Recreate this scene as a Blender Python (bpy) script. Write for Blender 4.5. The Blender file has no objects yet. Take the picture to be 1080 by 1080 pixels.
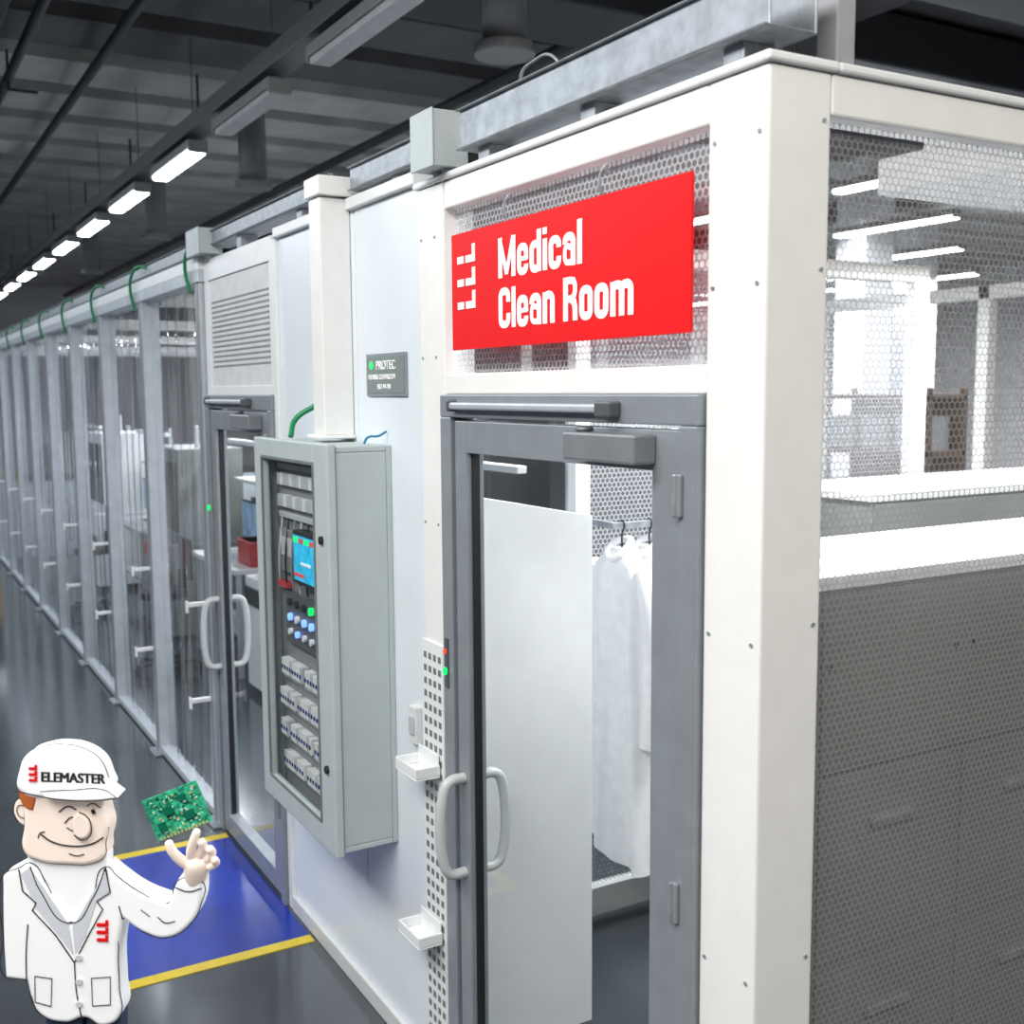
import bpy, math, random, bmesh
from mathutils import Vector, Matrix, Euler
random.seed(7)
scn=bpy.context.scene
COL=scn.collection
FZ=-0.13   # floor level
HZ=5.0     # hall ceiling

# ------------------------------------------------------------ materials
MATS={}
def newmat(name):
    m=bpy.data.materials.new(name); m.use_nodes=True
    return m
def mat(name,col,rough=.5,metal=0.0,noise=0.04,scale=12,emit=0,bump=0.0,spec=.5):
    if name in MATS: return MATS[name]
    m=newmat(name); nt=m.node_tree; b=nt.nodes['Principled BSDF']
    b.inputs['Roughness'].default_value=rough; b.inputs['Metallic'].default_value=metal
    b.inputs['Specular IOR Level'].default_value=spec
    if noise:
        tc=nt.nodes.new('ShaderNodeTexCoord'); nz=nt.nodes.new('ShaderNodeTexNoise')
        nz.inputs['Scale'].default_value=scale; nz.inputs['Detail'].default_value=3
        nt.links.new(tc.outputs['Object'],nz.inputs['Vector'])
        rp=nt.nodes.new('ShaderNodeValToRGB')
        rp.color_ramp.elements[0].position=.3; rp.color_ramp.elements[1].position=.7
        lo=[max(0,c*(1-noise*2)) for c in col]; hi=[min(1,c*(1+noise)) for c in col]
        rp.color_ramp.elements[0].color=(*lo,1); rp.color_ramp.elements[1].color=(*hi,1)
        nt.links.new(nz.outputs['Fac'],rp.inputs['Fac']); nt.links.new(rp.outputs['Color'],b.inputs['Base Color'])
        if bump:
            bp=nt.nodes.new('ShaderNodeBump'); bp.inputs['Strength'].default_value=bump; bp.inputs['Distance'].default_value=.01
            nt.links.new(nz.outputs['Fac'],bp.inputs['Height']); nt.links.new(bp.outputs['Normal'],b.inputs['Normal'])
    else: b.inputs['Base Color'].default_value=(*col,1)
    if emit:
        b.inputs['Emission Color'].default_value=(*col,1); b.inputs['Emission Strength'].default_value=emit
        try: m.cycles.emission_sampling='NONE'
        except Exception: pass
    MATS[name]=m; return m
def glass(name,tint=(1,1,1),refl=1.0,rough=.02,haze=0.0,hazecol=(.9,.93,.95),hexaxes=None,hexk=48.0,hexfac=.45,hexcol=(.55,.56,.58),lw=.17,wave=False):
    m=newmat(name); nt=m.node_tree; N=nt.nodes; L=nt.links; N.clear()
    out=N.new('ShaderNodeOutputMaterial'); tr=N.new('ShaderNodeBsdfTransparent'); tr.inputs[0].default_value=(*tint,1)
    gl=N.new('ShaderNodeBsdfGlossy'); gl.inputs['Roughness'].default_value=rough; gl.inputs['Color'].default_value=(.95,.97,1,1)
    def M(op,a,b=None,c=None):
        n=N.new('ShaderNodeMath'); n.operation=op
        for i,v in enumerate((a,b,c)):
            if v is None: continue
            if isinstance(v,(int,float)): n.inputs[i].default_value=v
            else: L.new(v,n.inputs[i])
        return n.outputs[0]
    lw_=N.new('ShaderNodeLayerWeight'); lw_.inputs['Blend'].default_value=.5
    sch=M('ADD',M('MULTIPLY',M('POWER',lw_.outputs['Facing'],5.0),.96),.04)   # Schlick reflectance of a thin pane
    mu=M('MULTIPLY',sch,refl)
    base=tr.outputs[0]
    tc=N.new('ShaderNodeTexCoord')
    if haze:
        df=N.new('ShaderNodeBsdfDiffuse'); df.inputs[0].default_value=(*hazecol,1)
        mh=N.new('ShaderNodeMixShader'); mh.inputs[0].default_value=haze
        if wave:
            w=N.new('ShaderNodeTexNoise'); w.inputs['Scale'].default_value=3; mp=N.new('ShaderNodeMapping'); mp.inputs['Scale'].default_value=(6,1,.35)
            L.new(tc.outputs['Object'],mp.inputs[0]); L.new(mp.outputs[0],w.inputs['Vector'])
            mr=N.new('ShaderNodeMapRange'); mr.inputs[1].default_value=.4; mr.inputs[2].default_value=.75; mr.inputs[3].default_value=haze*.2; mr.inputs[4].default_value=haze*3.6
            L.new(w.outputs['Fac'],mr.inputs[0]); L.new(mr.outputs[0],mh.inputs[0])
        L.new(base,mh.inputs[1]); L.new(df.outputs[0],mh.inputs[2]); base=mh.outputs[0]
    if hexaxes:
        sp=N.new('ShaderNodeSeparateXYZ'); L.new(tc.outputs['Object'],sp.inputs[0])
        X=M('MULTIPLY',sp.outputs[hexaxes[0]],hexk); Y=M('MULTIPLY',sp.outputs[hexaxes[1]],hexk)
        X=M('ADD',X,2000.0); Y=M('ADD',Y,1732.05)
        S3=1.7320508
        ax=M('SUBTRACT',M('MODULO',X,1.0),.5); ay=M('SUBTRACT',M('MODULO',Y,S3),S3/2)
        bx=M('SUBTRACT',M('MODULO',M('ADD',X,.5),1.0),.5); by=M('SUBTRACT',M('MODULO',M('ADD',Y,S3/2),S3),S3/2)
        def hd(x,y):
            x=M('ABSOLUTE',x); y=M('ABSOLUTE',y)
            return M('MAXIMUM',x,M('ADD',M('MULTIPLY',x,.5),M('MULTIPLY',y,S3/2)))
        d=M('MINIMUM',hd(ax,ay),hd(bx,by))
        e=M('GREATER_THAN',d,.5-lw/2)
        e=M('MULTIPLY',e,hexfac)
        df=N.new('ShaderNodeBsdfDiffuse'); df.inputs[0].default_value=(*hexcol,1)
        mh=N.new('ShaderNodeMixShader'); L.new(e,mh.inputs[0]); L.new(base,mh.inputs[1]); L.new(df.outputs[0],mh.inputs[2]); base=mh.outputs[0]
    mx=N.new('ShaderNodeMixShader'); L.new(mu,mx.inputs[0]); L.new(base,mx.inputs[1]); L.new(gl.outputs[0],mx.inputs[2])
    L.new(mx.outputs[0],out.inputs[0]); return m

WHITE=mat('white_lacquer',(.81,.83,.84),.35,noise=.015)
WARM=mat('cream_white_lacquer',(.85,.85,.83),.35,noise=.015)
COOL=mat('cool_white_panel',(.76,.82,.87),.3,noise=.02,scale=3)
ALU=mat('anodised_aluminium',(.30,.33,.36),.38,.3,noise=.04)
ALUL=mat('light_aluminium',(.52,.56,.60),.4,.35,noise=.05)
ALUD=mat('dark_aluminium',(.13,.14,.15),.4,.4)
GALV=mat('galvanised_steel',(.36,.39,.42),.42,.5,noise=.12,scale=25)
CAB=mat('cabinet_grey',(.46,.52,.53),.45,noise=.02)
CABD=mat('cabinet_seam',(.16,.18,.18),.5)
DARK=mat('dark_interior',(.035,.037,.04),.6)
BLACK=mat('black_rubber',(.012,.012,.013),.5)
RED=mat('sign_red',(.76,.006,.008),.5,noise=.0,spec=.2)
TXT=mat('sign_white',(.95,.95,.95),.5,noise=0,emit=.08)  # slight glow put into the lettering white, which is no lamp
GREEN=mat('green_hose',(.0,.22,.08),.4)
YEL=mat('yellow_paint',(.72,.55,.03),.4,noise=.08)
BLUE=mat('blue_floor_paint',(.003,.028,.34),.22,noise=.12,scale=4)
LEDG=mat('led_green',(.0,1,.15),.3,emit=.9,noise=0)
LEDB=mat('led_blue',(.15,.3,1),.3,emit=2.0,noise=0)
LEDR=mat('led_red',(1,.05,.02),.3,emit=.8,noise=0)
SCR=mat('screen_cyan',(.02,.38,.62),.3,emit=.7,noise=.3,scale=30)
SCRR=mat('screen_red',(.7,.08,.06),.3,emit=.3,noise=0)
TUBE=mat('fluorescent_tube',(.88,.94,1.0),.4,emit=14,noise=0)
MGREY=mat('steel_cabinet_grey',(.20,.215,.205),.5,noise=.08,scale=3)
LGREY=mat('light_grey_top',(.68,.69,.69),.5)
MODG=mat('module_grey',(.45,.47,.48),.5)
CLOTH=mat('white_gown_cloth',(.86,.86,.88),.85,noise=.03,bump=.2,scale=20)
BROWN=mat('brown_shelf',(.14,.085,.06),.6)
HWALL=mat('hall_wall_white',(.82,.82,.84),.7)
HDARK=mat('hall_wall_grey',(.20,.21,.23),.7)
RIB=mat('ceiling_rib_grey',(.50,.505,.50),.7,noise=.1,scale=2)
RIB_UNLIT=mat('ceiling_rib_unlit',(.10,.10,.105),.7,noise=.1,scale=2)  # shaded copy of the rib grey; near ceiling's lack of light painted in
RIBD=mat('ceiling_void_dark',(.03,.03,.033),.8)
DUCT=mat('dark_duct',(.04,.042,.046),.55,.2)
YELM=mat('yellow_machine',(.8,.45,.02),.5)
REDM=mat('red_plastic',(.42,.03,.03),.45)
HANDLE=mat('handle_grey',(.50,.53,.53),.35,noise=.02)
GL=glass('door_glass',(.97,.99,.985),refl=.8)
HEXF=glass('hex_mesh_window_front',(.90,.91,.93),refl=1.4,haze=.10,hexaxes=(0,2),hexk=54,hexfac=.62,hexcol=(.56,.57,.61),lw=.28)
HEXS=glass('hex_mesh_window_side',(.93,.93,.94),refl=1.6,haze=.07,hexaxes=(1,2),hexk=58,hexfac=.50,hexcol=(.38,.38,.375),lw=.24)
HEXP=glass('hex_mesh_partition',(.85,.87,.88),refl=.3,haze=.10,hexaxes=(1,2),hexk=45,hexfac=.6,hexcol=(.50,.51,.53),lw=.22)
PVC=glass('clear_pvc_curtain',(.88,.90,.92),refl=1.1,rough=.06,haze=.075,wave=True)

# ------------------------------------------------------------ geometry helpers
class MB:
    def __init__(s,name,parent=None,bevel=.003):
        s.n=name; s.p=parent; s.bm=bmesh.new(); s.m=[]; s.bv=bevel
    def mi(s,m):
        if m not in s.m: s.m.append(m)
        return s.m.index(m)
    def quad(s,cs,m):
        f=s.bm.faces.new([s.bm.verts.new(Vector(c)) for c in cs]); f.material_index=s.mi(m); return s
    def box(s,x0,x1,y0,y1,z0,z1,m,M=None,ztop=None):
        vs=[]
        for x in (x0,x1):
            for y in (y0,y1):
                for z in (z0,z1):
                    zz=z
                    if ztop is not None and z==z1 and y==y1: zz=ztop
                    v=Vector((x,y,zz)); vs.append(s.bm.verts.new(v if M is None else M@v))
        i=s.mi(m)
        for f in ((0,1,3,2),(4,6,7,5),(0,4,5,1),(2,3,7,6),(0,2,6,4),(1,5,7,3)):
            fc=s.bm.faces.new([vs[k] for k in f]); fc.material_index=i
        return s
    def cyl(s,c,r,h,m,axis='Z',seg=24,r2=None):
        r2=r if r2 is None else r2
        R={'Z':Matrix(),'X':Matrix.Rotation(math.pi/2,4,'Y'),'Y':Matrix.Rotation(-math.pi/2,4,'X')}[axis]
        T=Matrix.Translation(c)@R; i=s.mi(m)
        a=[s.bm.verts.new(T@Vector((r*math.cos(t),r*math.sin(t),0))) for t in [k*2*math.pi/seg for k in range(seg)]]
        b=[s.bm.verts.new(T@Vector((r2*math.cos(t),r2*math.sin(t),h))) for t in [k*2*math.pi/seg for k in range(seg)]]
        for k in range(seg):
            f=s.bm.faces.new([a[k],a[(k+1)%seg],b[(k+1)%seg],b[k]]); f.material_index=i
        f=s.bm.faces.new(a[::-1]); f.material_index=i; f=s.bm.faces.new(b); f.material_index=i
        return s
    def done(s):
        bmesh.ops.recalc_face_normals(s.bm,faces=s.bm.faces)
        me=bpy.data.meshes.new(s.n); s.bm.to_mesh(me); s.bm.free()
        for m in s.m: me.materials.append(m)
        o=bpy.data.objects.new(s.n,me); COL.objects.link(o)
        if s.p: o.parent=s.p
        if s.bv:
            b=o.modifiers.new('bevel','BEVEL'); b.width=s.bv; b.segments=2; b.limit_method='ANGLE'
        return o
def empty(name,loc=(0,0,0),rot=(0,0,0)):
    o=bpy.data.objects.new(name,None); o.location=loc; o.rotation_euler=rot; o.empty_display_size=.1; COL.objects.link(o); return o
def text(name,body,size,loc,m,parent=None,sx=1,bold=0,rot=(math.pi/2,0,0),ext=.001,align='LEFT'):
    offs=[0] if not bold else [-bold,0,bold]
    for j,k in enumerate(offs):
        c=bpy.data.curves.new(name,'FONT'); c.body=body; c.size=size; c.extrude=ext*(1+.07*j); c.align_x=align
        o=bpy.data.objects.new(name,c); COL.objects.link(o); o.location=(loc[0]+k,loc[1],loc[2]); o.rotation_euler=rot; o.scale=(sx,1,1)
        c.materials.append(m)
        if parent: o.parent=parent
    return o
# --- condensed bold grotesque lettering cut from flat vinyl strokes
def oval(x0,x1,y0,y1,a0,a1,n=26,rr=.9):
    cx=(x0+x1)/2; rx=(x1-x0)/2; ry=rx*rr; P=[]
    half=None
    if abs(a1-a0)<=181: half=math.sin(math.radians((a0+a1)/2))>0
    for k in range(n+1):
        t=math.radians(a0+(a1-a0)*k/n); s=math.sin(t); c=math.cos(t)
        top=(s>0) if half is None else half
        cy=(y1-ry) if top else (y0+ry)
        e=.8
        P.append((cx+rx*math.copysign(abs(c)**e,c),cy+ry*math.copysign(abs(s)**e,s)))
    return P
S=.19; H=S/2; XH=.74
def G(ch):
    w=.51
    L,R=H,w-H
    if ch=='M': return .82,[([(H,0),(H,1)],S),([(.82-H,0),(.82-H,1)],S),([(H,.99),(.41,.08)],.15),([(.82-H,.99),(.41,.08)],.15)]
    if ch=='e': return w,[([(R,.24)]+oval(L,R,H*.8,XH-H*.8,0,-180)+oval(L,R,H*.8,XH-H*.8,180,0)+[(R,.34)],S),([(L,.38),(R+.06,.38)],.11)]
    if ch=='d': return w,[(oval(L,R,H*.8,XH-H*.8,0,360,48),S),([(R,0),(R,1)],S)]
    if ch=='i': return S,[([(H,0),(H,XH)],S),([(H,.84),(H,1)],S)]
    if ch=='l': return S,[([(H,0),(H,1)],S)]
    if ch=='c': return w,[([(R,.47)]+oval(L,R,H*.8,XH-H*.8,0,180)+oval(L,R,H*.8,XH-H*.8,-180,0)+[(R,.27)],S)]
    if ch=='a': return w,[([(L,.50)]+oval(L,R,H*.8,XH-H*.8,180,0)+[(R,0)],S),([(R,.43),(.30,.42)]+oval(L,R,H*.8,.46,110,180,8)+oval(L,R,H*.8,.46,-180,0,16),.14)]
    if ch=='n': return w,[([(H,0),(H,XH)],S),(oval(L,R,0,XH-H*.8,165,0,16)+[(R,0)],S)]
    if ch=='m': return .81,[([(H,0),(H,XH)],S),(oval(L,.405,0,XH-H*.8,165,0,16)+[(.405,0)],S),(oval(.405,.81-H,0,XH-H*.8,165,0,16)+[(.81-H,0)],S)]
    if ch=='o': return w,[(oval(L,R,H*.8,XH-H*.8,0,360,48),S)]
    if ch=='C': return .56,[([(.56-H,.64)]+oval(L,.56-H,H*.9,1-H*.9,0,180)+oval(L,.56-H,H*.9,1-H*.9,-180,0)+[(.56-H,.36)],S)]
    if ch=='R': return .57,[([(H,0),(H,1)],S),([(H,1-H*.85),(.30,1-H*.85),(.42,.90),(.57-H,.80),(.57-H,.66),(.42,.54),(.30,.50),(H,.50)],.16),([(.32,.50),(.44,.42),(.57-H,.30),(.57-H+.01,0)],S)]
    return .22,[]
def lettering(name,body,h,x,y,z,m,parent,sx=1.0,gap=.06):
    bm=bmesh.new(); cur=0
    for ch in body:
        w,st=G(ch)
        for si,(pts,wd) in enumerate(st):
            pts=[Vector(p) for p in pts]; q=[pts[0]]
            for p_ in pts[1:]:
                if (p_-q[-1]).length>1e-3: q.append(p_)
            pts=q; n=len(pts); A=[];B=[]
            closed=(pts[0]-pts[-1]).length<.02 and n>4
            for i in range(n):
                pa=pts[i-1] if i>0 else (pts[-2] if closed else None); pb=pts[i+1] if i<n-1 else (pts[1] if closed else None)
                d1=(pts[i]-pa).normalized() if pa is not None else None; d2=(pb-pts[i]).normalized() if pb is not None else None
                if d1 is None: d1=d2
                if d2 is None: d2=d1
                t=(d1+d2)
                t=t.normalized() if t.length>1e-4 else d1
                nr=Vector((-t.y,t.x)); k=1/max(.6,abs(t.dot(d1)))
                A.append(pts[i]+nr*wd/2*k); B.append(pts[i]-nr*wd/2*k)
            T=lambda v:(x+(cur+v.x)*h*sx,y-.0004*si,z+v.y*h)
            va=[bm.verts.new(T(v)) for v in A]; vb=[bm.verts.new(T(v)) for v in B]
            for i in range(n-1): 
                f=bm.faces.new([va[i],va[i+1],vb[i+1],vb[i]]); f.normal_update()
                if f.normal.y>0: f.normal_flip()
        cur+=w+gap
    me=bpy.data.meshes.new(name); bm.to_mesh(me); bm.free(); me.materials.append(m)
    o=bpy.data.objects.new(name,me); COL.objects.link(o); o.parent=parent; return cur*h*sx
def tube(name,pts,r,m,parent=None,bez=True,cyc=False,radii=None):
    c=bpy.data.curves.new(name,'CURVE'); c.dimensions='3D'; c.bevel_depth=r; c.bevel_resolution=3; c.use_fill_caps=True
    if bez:
        s=c.splines.new('BEZIER'); s.bezier_points.add(len(pts)-1)
        for i,(q,p_) in enumerate(zip(s.bezier_points,pts)):
            q.co=p_; q.handle_left_type=q.handle_right_type='AUTO'
            if radii: q.radius=radii[i]
    else:
        s=c.splines.new('POLY'); s.points.add(len(pts)-1)
        for q,p_ in zip(s.points,pts): q.co=(*p_,1)
    s.use_cyclic_u=cyc
    o=bpy.data.objects.new(name,c); COL.objects.link(o); c.materials.append(m)
    if parent: o.parent=parent
    return o

# ------------------------------------------------------------ hall shell
fm=mat('epoxy_floor',(.062,.072,.082),.13,noise=.10,scale=1.6,spec=.65)
o=MB('floor',bevel=0).box(-32,9,-7,22,FZ-.1,FZ,fm).done()
b=MB('ceiling',bevel=0); b.box(-32,9,-7,22,HZ+.15,HZ+.25,RIBD)
x=-31.5
while x<8.5:
    b.box(x,x+.8,-7,22,HZ,HZ+.14,RIB if x<-9 else RIB_UNLIT); x+=1.2
for yy in (-3.2,4.6,12): b.box(-32,9,yy,yy+.35,HZ-.25,HZ,RIBD)
b.done()
MB('wall_west',bevel=0).box(-32.2,-32,-7,22,FZ,HZ+.2,HWALL).done()
MB('wall_north',bevel=0).box(-32,9,22,22.2,FZ,HZ+.2,HWALL).done()
MB('wall_south',bevel=0).box(-32,9,-7.2,-7,FZ,HZ+.2,HDARK).done()
MB('wall_east',bevel=0).box(9,9.2,-7,22,FZ,HZ+.2,HDARK).done()

# floor paint
b=MB('floor_marking',bevel=0)
b.box(-3.80,-2.62,-.86,-.02,FZ,FZ+.003,BLUE)
b.box(-3.86,-3.80,-.92,-.02,FZ,FZ+.004,YEL); b.box(-2.62,-2.56,-.92,-.02,FZ,FZ+.004,YEL); b.box(-3.80,-2.62,-.92,-.86,FZ,FZ+.004,YEL)
b.done()

# ------------------------------------------------------------ clean room enclosure
enc=empty('cleanroom_enclosure')
b=MB('corner_frame',enc,.006)
T=.08
b.box(-.17,0,0,.16,FZ,2.70,WARM)
b.box(-1.34,-.17,0,T,2.62,2.70,WARM)
b.box(-1.345,-.17,0,T,2.09,2.15,WARM)
b.box(-1.51,-1.345,-.001,T+.02,FZ,2.70,WARM)
b.box(-T,0,.16,4.3,2.62,2.70,WARM)
b.box(-T,0,.16,4.3,FZ,.0,WARM)
for yy in (1.45,2.85,4.3): b.box(-T,0,yy,yy+.14,FZ,2.70,WARM)
b.box(-.19,.012,-.012,.17,2.70,2.72,WHITE); b.box(-1.53,-.19,-.012,T,2.70,2.72,WHITE); b.box(-T,.012,.17,4.4,2.70,2.72,WHITE)
b.done()
sc=MB('frame_screws',enc,0)
for z in (.2,.9,1.6,2.3,2.58):
    sc.cyl((-.022,-.004,z),.004,.004,GALV,'Y',10); 
    sc.cyl((0,.14,z+.03),.004,.004,GALV,'X',10)
    sc.cyl((-.15,-.004,z),.004,.004,GALV,'Y',10)
for z in (.5,1.1,1.7,2.2,2.55): sc.cyl((-1.40,-.004,z),.004,.004,GALV,'Y',10); sc.cyl((-1.49,-.004,z),.004,.004,GALV,'Y',10)
sc.done()
b=MB('panel_wall',enc,.005)
b.box(-2.05,-1.515,.012,.07,FZ,2.72,COOL)
b.box(-2.87,-2.056,.012,.07,FZ,2.72,COOL)
b.box(-2.87,-1.53,-.01,.08,2.72,2.76,WHITE)
b.box(-2.92,-2.87,-.005,.08,FZ,2.72,WHITE)
b.box(-2.87,-1.52,-.008,.012,FZ,FZ+.07,LGREY)
b.done()
b=MB('vent_panel',enc,.003)
b.box(-3.97,-2.92,.0,.06,2.64,2.74,WHITE); b.box(-3.97,-3.90,0,.06,2.13,2.64,WHITE); b.box(-2.96,-2.92,0,.06,2.13,2.64,WHITE)
b.box(-3.90,-2.96,.008,.06,2.13,2.64,LGREY); b.box(-3.97,-2.92,0,.06,2.09,2.13,WHITE)
for i in range(14):
    for k in range(26):
        x0=-3.86+k*.034; z0=2.22+i*.0235
        b.box(x0,x0+.020,.005,.009,z0,z0+.010,CABD)
b.done()
MB('window_1',None,0).quad([(-1.34,.038,2.15),(-.17,.038,2.15),(-.17,.038,2.62),(-1.34,.038,2.62)],HEXF).done()
MB('window_2',None,0).quad([(-.04,.16,0),(-.04,1.45,0),(-.04,1.45,2.62),(-.04,.16,2.62)],HEXS).done()
MB('window_3',None,0).quad([(-.04,1.59,0),(-.04,2.85,0),(-.04,2.85,2.62),(-.04,1.59,2.62)],HEXS).done()
posts=[-4.03,-5.36,-6.70,-8.05,-9.40,-10.75,-12.1,-13.45,-14.8]
b=MB('curtain_posts',enc,.004)
for x in posts:
    b.box(x-.05,x+.05,-.02,.08,FZ,2.64,ALUL)
    b.box(x-.02,x+.02,-.024,-.018,FZ,2.64,ALU)
    b.box(x-.09,x+.09,-.06,.10,FZ,FZ+.012,GALV)
b.box(-14.9,-3.97,-.03,.08,2.64,2.70,ALUL)
b.box(-14.9,-3.97,-.03,.09,2.70,2.76,WHITE)
b.box(-14.9,-4.1,-.015,.06,FZ+.012,FZ+.05,ALUL)
for x in posts[:-1]:
    for zz in (1.02,.52): b.box(x-.035,x+.0,-.12,-.02,zz,zz+.02,WHITE); b.box(x-.035,x+.0,-.13,-.12,zz-.03,zz+.03,WHITE)
b.done()
for i in range(len(posts)-1):
    x1=posts[i]-.05; x0=posts[i+1]+.05
    bm=bmesh.new(); n=60; vs=[]
    ph=random.random()*6
    for z in (FZ+.05,1.2,2.64):
        row=[]
        for k in range(n+1):
            t=k/n; x=x0+(x1-x0)*t
            row.append(bm.verts.new((x,.03+.012*math.sin(t*38+ph+z*.4)+.006*math.sin(t*13+z*2),z)))
        vs.append(row)
    for r_ in range(2):
        for k in range(n): 
            f=bm.faces.new([vs[r_][k],vs[r_][k+1],vs[r_+1][k+1],vs[r_+1][k]]); f.smooth=True
    me=bpy.data.meshes.new('curtain'); bm.to_mesh(me); bm.free(); me.materials.append(PVC)
    o=bpy.data.objects.new('pvc_strip_curtain',me); COL.objects.link(o)
b=MB('rear_frame',enc,.004)
for i in range(12):
    x=-.08-i*1.34
    b.box(x-.08,x,4.3,4.38,FZ,2.70,WARM)
b.box(-14.9,-.08,4.3,4.38,2.62,2.70,WARM); b.box(-14.9,-.08,4.3,4.38,FZ,.9,COOL)
b.box(-14.9,-14.82,0,4.38,FZ,.9,COOL); b.box(-14.9,-14.82,0,4.38,2.62,2.70,WARM)
for x in (-5.36,-8.05,-10.75,-13.45): b.box(x-.04,x+.04,.1,4.3,2.62,2.70,WARM)
b.done()
b=MB('gown_room_partition',enc,.004)
b.box(-2.17,-2.11,1.03,2.9,-.10,.02,WARM); b.box(-2.17,-2.11,1.03,2.9,2.60,2.68,WARM)
b.box(-2.17,-2.11,.96,1.03,FZ,2.68,WARM); b.box(-2.17,-2.11,2.9,3.0,FZ,2.68,WARM)
b.done()
MB('gown_room_mesh',enc,0).quad([(-2.14,1.03,.02),(-2.14,2.9,.02),(-2.14,2.9,2.6),(-2.14,1.03,2.6)],HEXP).done()

# ------------------------------------------------------------ doors
def handle(par,x,z0,z1,ysurf,d):
    pts=[(x,ysurf,z0),(x,ysurf+d*.050,z0+.005),(x,ysurf+d*.068,z0+.03),(x,ysurf+d*.068,z1-.03),(x,ysurf+d*.050,z1-.005),(x,ysurf,z1)]
    tube('pull_handle',pts,.016,HANDLE,par)
def door(name,x0,x1,zb,z1,lw,h0,h1):
    e=empty(name)
    b=MB('frame',e,.004)
    b.box(x0,x0+.065,-.02,.07,zb,z1-.065,ALU); b.box(x1-.055,x1,-.02,.07,zb,z1-.065,ALU); b.box(x0,x1,-.02,.07,z1-.065,z1,ALU)
    b.box(x0+.065,x0+.08,.0,.05,zb,z1-.065,ALUD)
    b.done()
    a=x0+.08; c=x1-.06; t=z1-.075
    g=lw*.85; h_=lw*1.2
    b=MB('leaf',e,.004)
    b.box(a,a+g,-.012,.045,zb+.02,t,ALU); b.box(c-h_,c,-.012,.045,zb+.02,t,ALU)
    b.box(a+g,c-h_,-.012,.045,t-.09,t,ALU); b.box(a+g,c-h_,-.012,.045,zb+.02,zb+.11,ALU)
    b.box(a+g,a+g+.006,.004,.03,zb+.11,t-.09,BLACK); b.box(c-h_-.005,c-h_,.004,.03,zb+.11,t-.09,BLACK)
    b.done()
    MB('glass_pane',e,0).quad([(a+g,.016,zb+.11),(c-h_,.016,zb+.11),(c-h_,.016,t-.09),(a+g,.016,t-.09)],GL).done()
    b=MB('closer',e,.006)
    m=c-.36
    b.box(m,c-.08,-.075,-.012,t-.075,t-.01,mat('closer_grey',(.24,.26,.28),.4,.3)); b.cyl((m+.05,-.045,t-.01),.022,.012,ALUD)
    b.box(a+.02,m+.14,-.045,-.02,z1-.042,z1-.022,ALUL); b.box(m+.10,m+.16,-.055,-.02,z1-.052,z1-.014,ALUD); b.box(a+.015,a+.03,-.05,-.015,z1-.048,z1-.014,ALUD)
    b.done()
    b=MB('hinges',e,.003)
    for z in (t-.18,.95,.25): b.box(c-.0,c+.022,-.030,-.02,z,z+.09,ALU); b.cyl((c+.005,-.030,z-.0),.007,.09,GALV,'Z',12)
    b.done()
    handle(e,a+.035,h0,h1,-.012,-1); handle(e,a+.035,h0,h1,.045,1)
    return e
d1=door('door_1',-1.345,-.175,FZ,2.09,.08,.675,.965)
b=MB('interlock_led',d1,.002).box(-1.325,-1.305,-.026,-.0205,1.22,1.37,ALUD)
b.cyl((-1.315,-.026,1.27),.012,-.006,LEDG,'Y',16); b.cyl((-1.315,-.026,1.33),.008,-.006,LEDR,'Y',16); b.done()
d2=door('door_2',-3.97,-2.925,FZ,2.09,.08,.74,1.08)
MB('interlock_led',d2,0).cyl((-3.94,-.022,1.53),.014,-.006,LEDG,'Y',16).done()

# ------------------------------------------------------------ sign
s=empty('hanging_door_sign')
MB('panel',s,.001).box(-1.237,-.185,-.030,-.022,2.214,2.532,RED).done()
lettering('lettering_line','Medical',.102,-.968,-.0312,2.390,TXT,s,1.07)
lettering('lettering_line','Clean Room',.102,-.968,-.0312,2.262,TXT,s,1.07)
b=MB('logo_marks',s,.0008)
for i in range(3):
    z=2.450-i*.062
    b.box(-1.198,-1.162,-.0325,-.0295,z-.002,z+.018,TXT); b.box(-1.150,-1.096,-.0325,-.0295,z-.002,z+.018,TXT); b.box(-1.112,-1.096,-.0327,-.0295,z+.018,z+.046,TXT)
b.done()
for x in (-.93,-.50): tube('hook',[(x,-.026,2.53),(x,-.035,2.57),(x+.01,-.02,2.60),(x-.012,-.008,2.585)],.003,GALV,s)

# ------------------------------------------------------------ plate, trays, perforated strip
pl=empty('wall_name_plate')
MB('plate',pl,.001).box(-1.95,-1.63,.004,.011,2.085,2.225,ALU).done()
MB('plate_inset',pl,0).box(-1.94,-1.64,.002,.0041,2.095,2.215,mat('plate_green_grey',(.20,.25,.24),.4)).done()
text('plate_text','PROTEC',.042,(-1.86,.001,2.172),TXT,pl,1,.0006)
text('plate_text','FLEXIBLE CLEANROOM',.024,(-1.925,.001,2.140),TXT,pl,.88,0)
text('plate_text','ISO 14-7/8',.024,(-1.85,.001,2.108),TXT,pl,1,0)
MB('plate_logo',pl,0).cyl((-1.90,.003,2.187),.013,-.003,LEDG,'Y',16).done()
b=MB('perforated_strip',enc,.0005)
b.box(-1.515,-1.375,-.008,-.0015,FZ+.02,1.33,WHITE)
for k in range(4):
    for i in range(34):
        z=-.08+i*.041
        b.box(-1.503+k*.033,-1.503+k*.033+.018,-.0095,-.0079,z,z+.020,CABD)
b.done()
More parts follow.
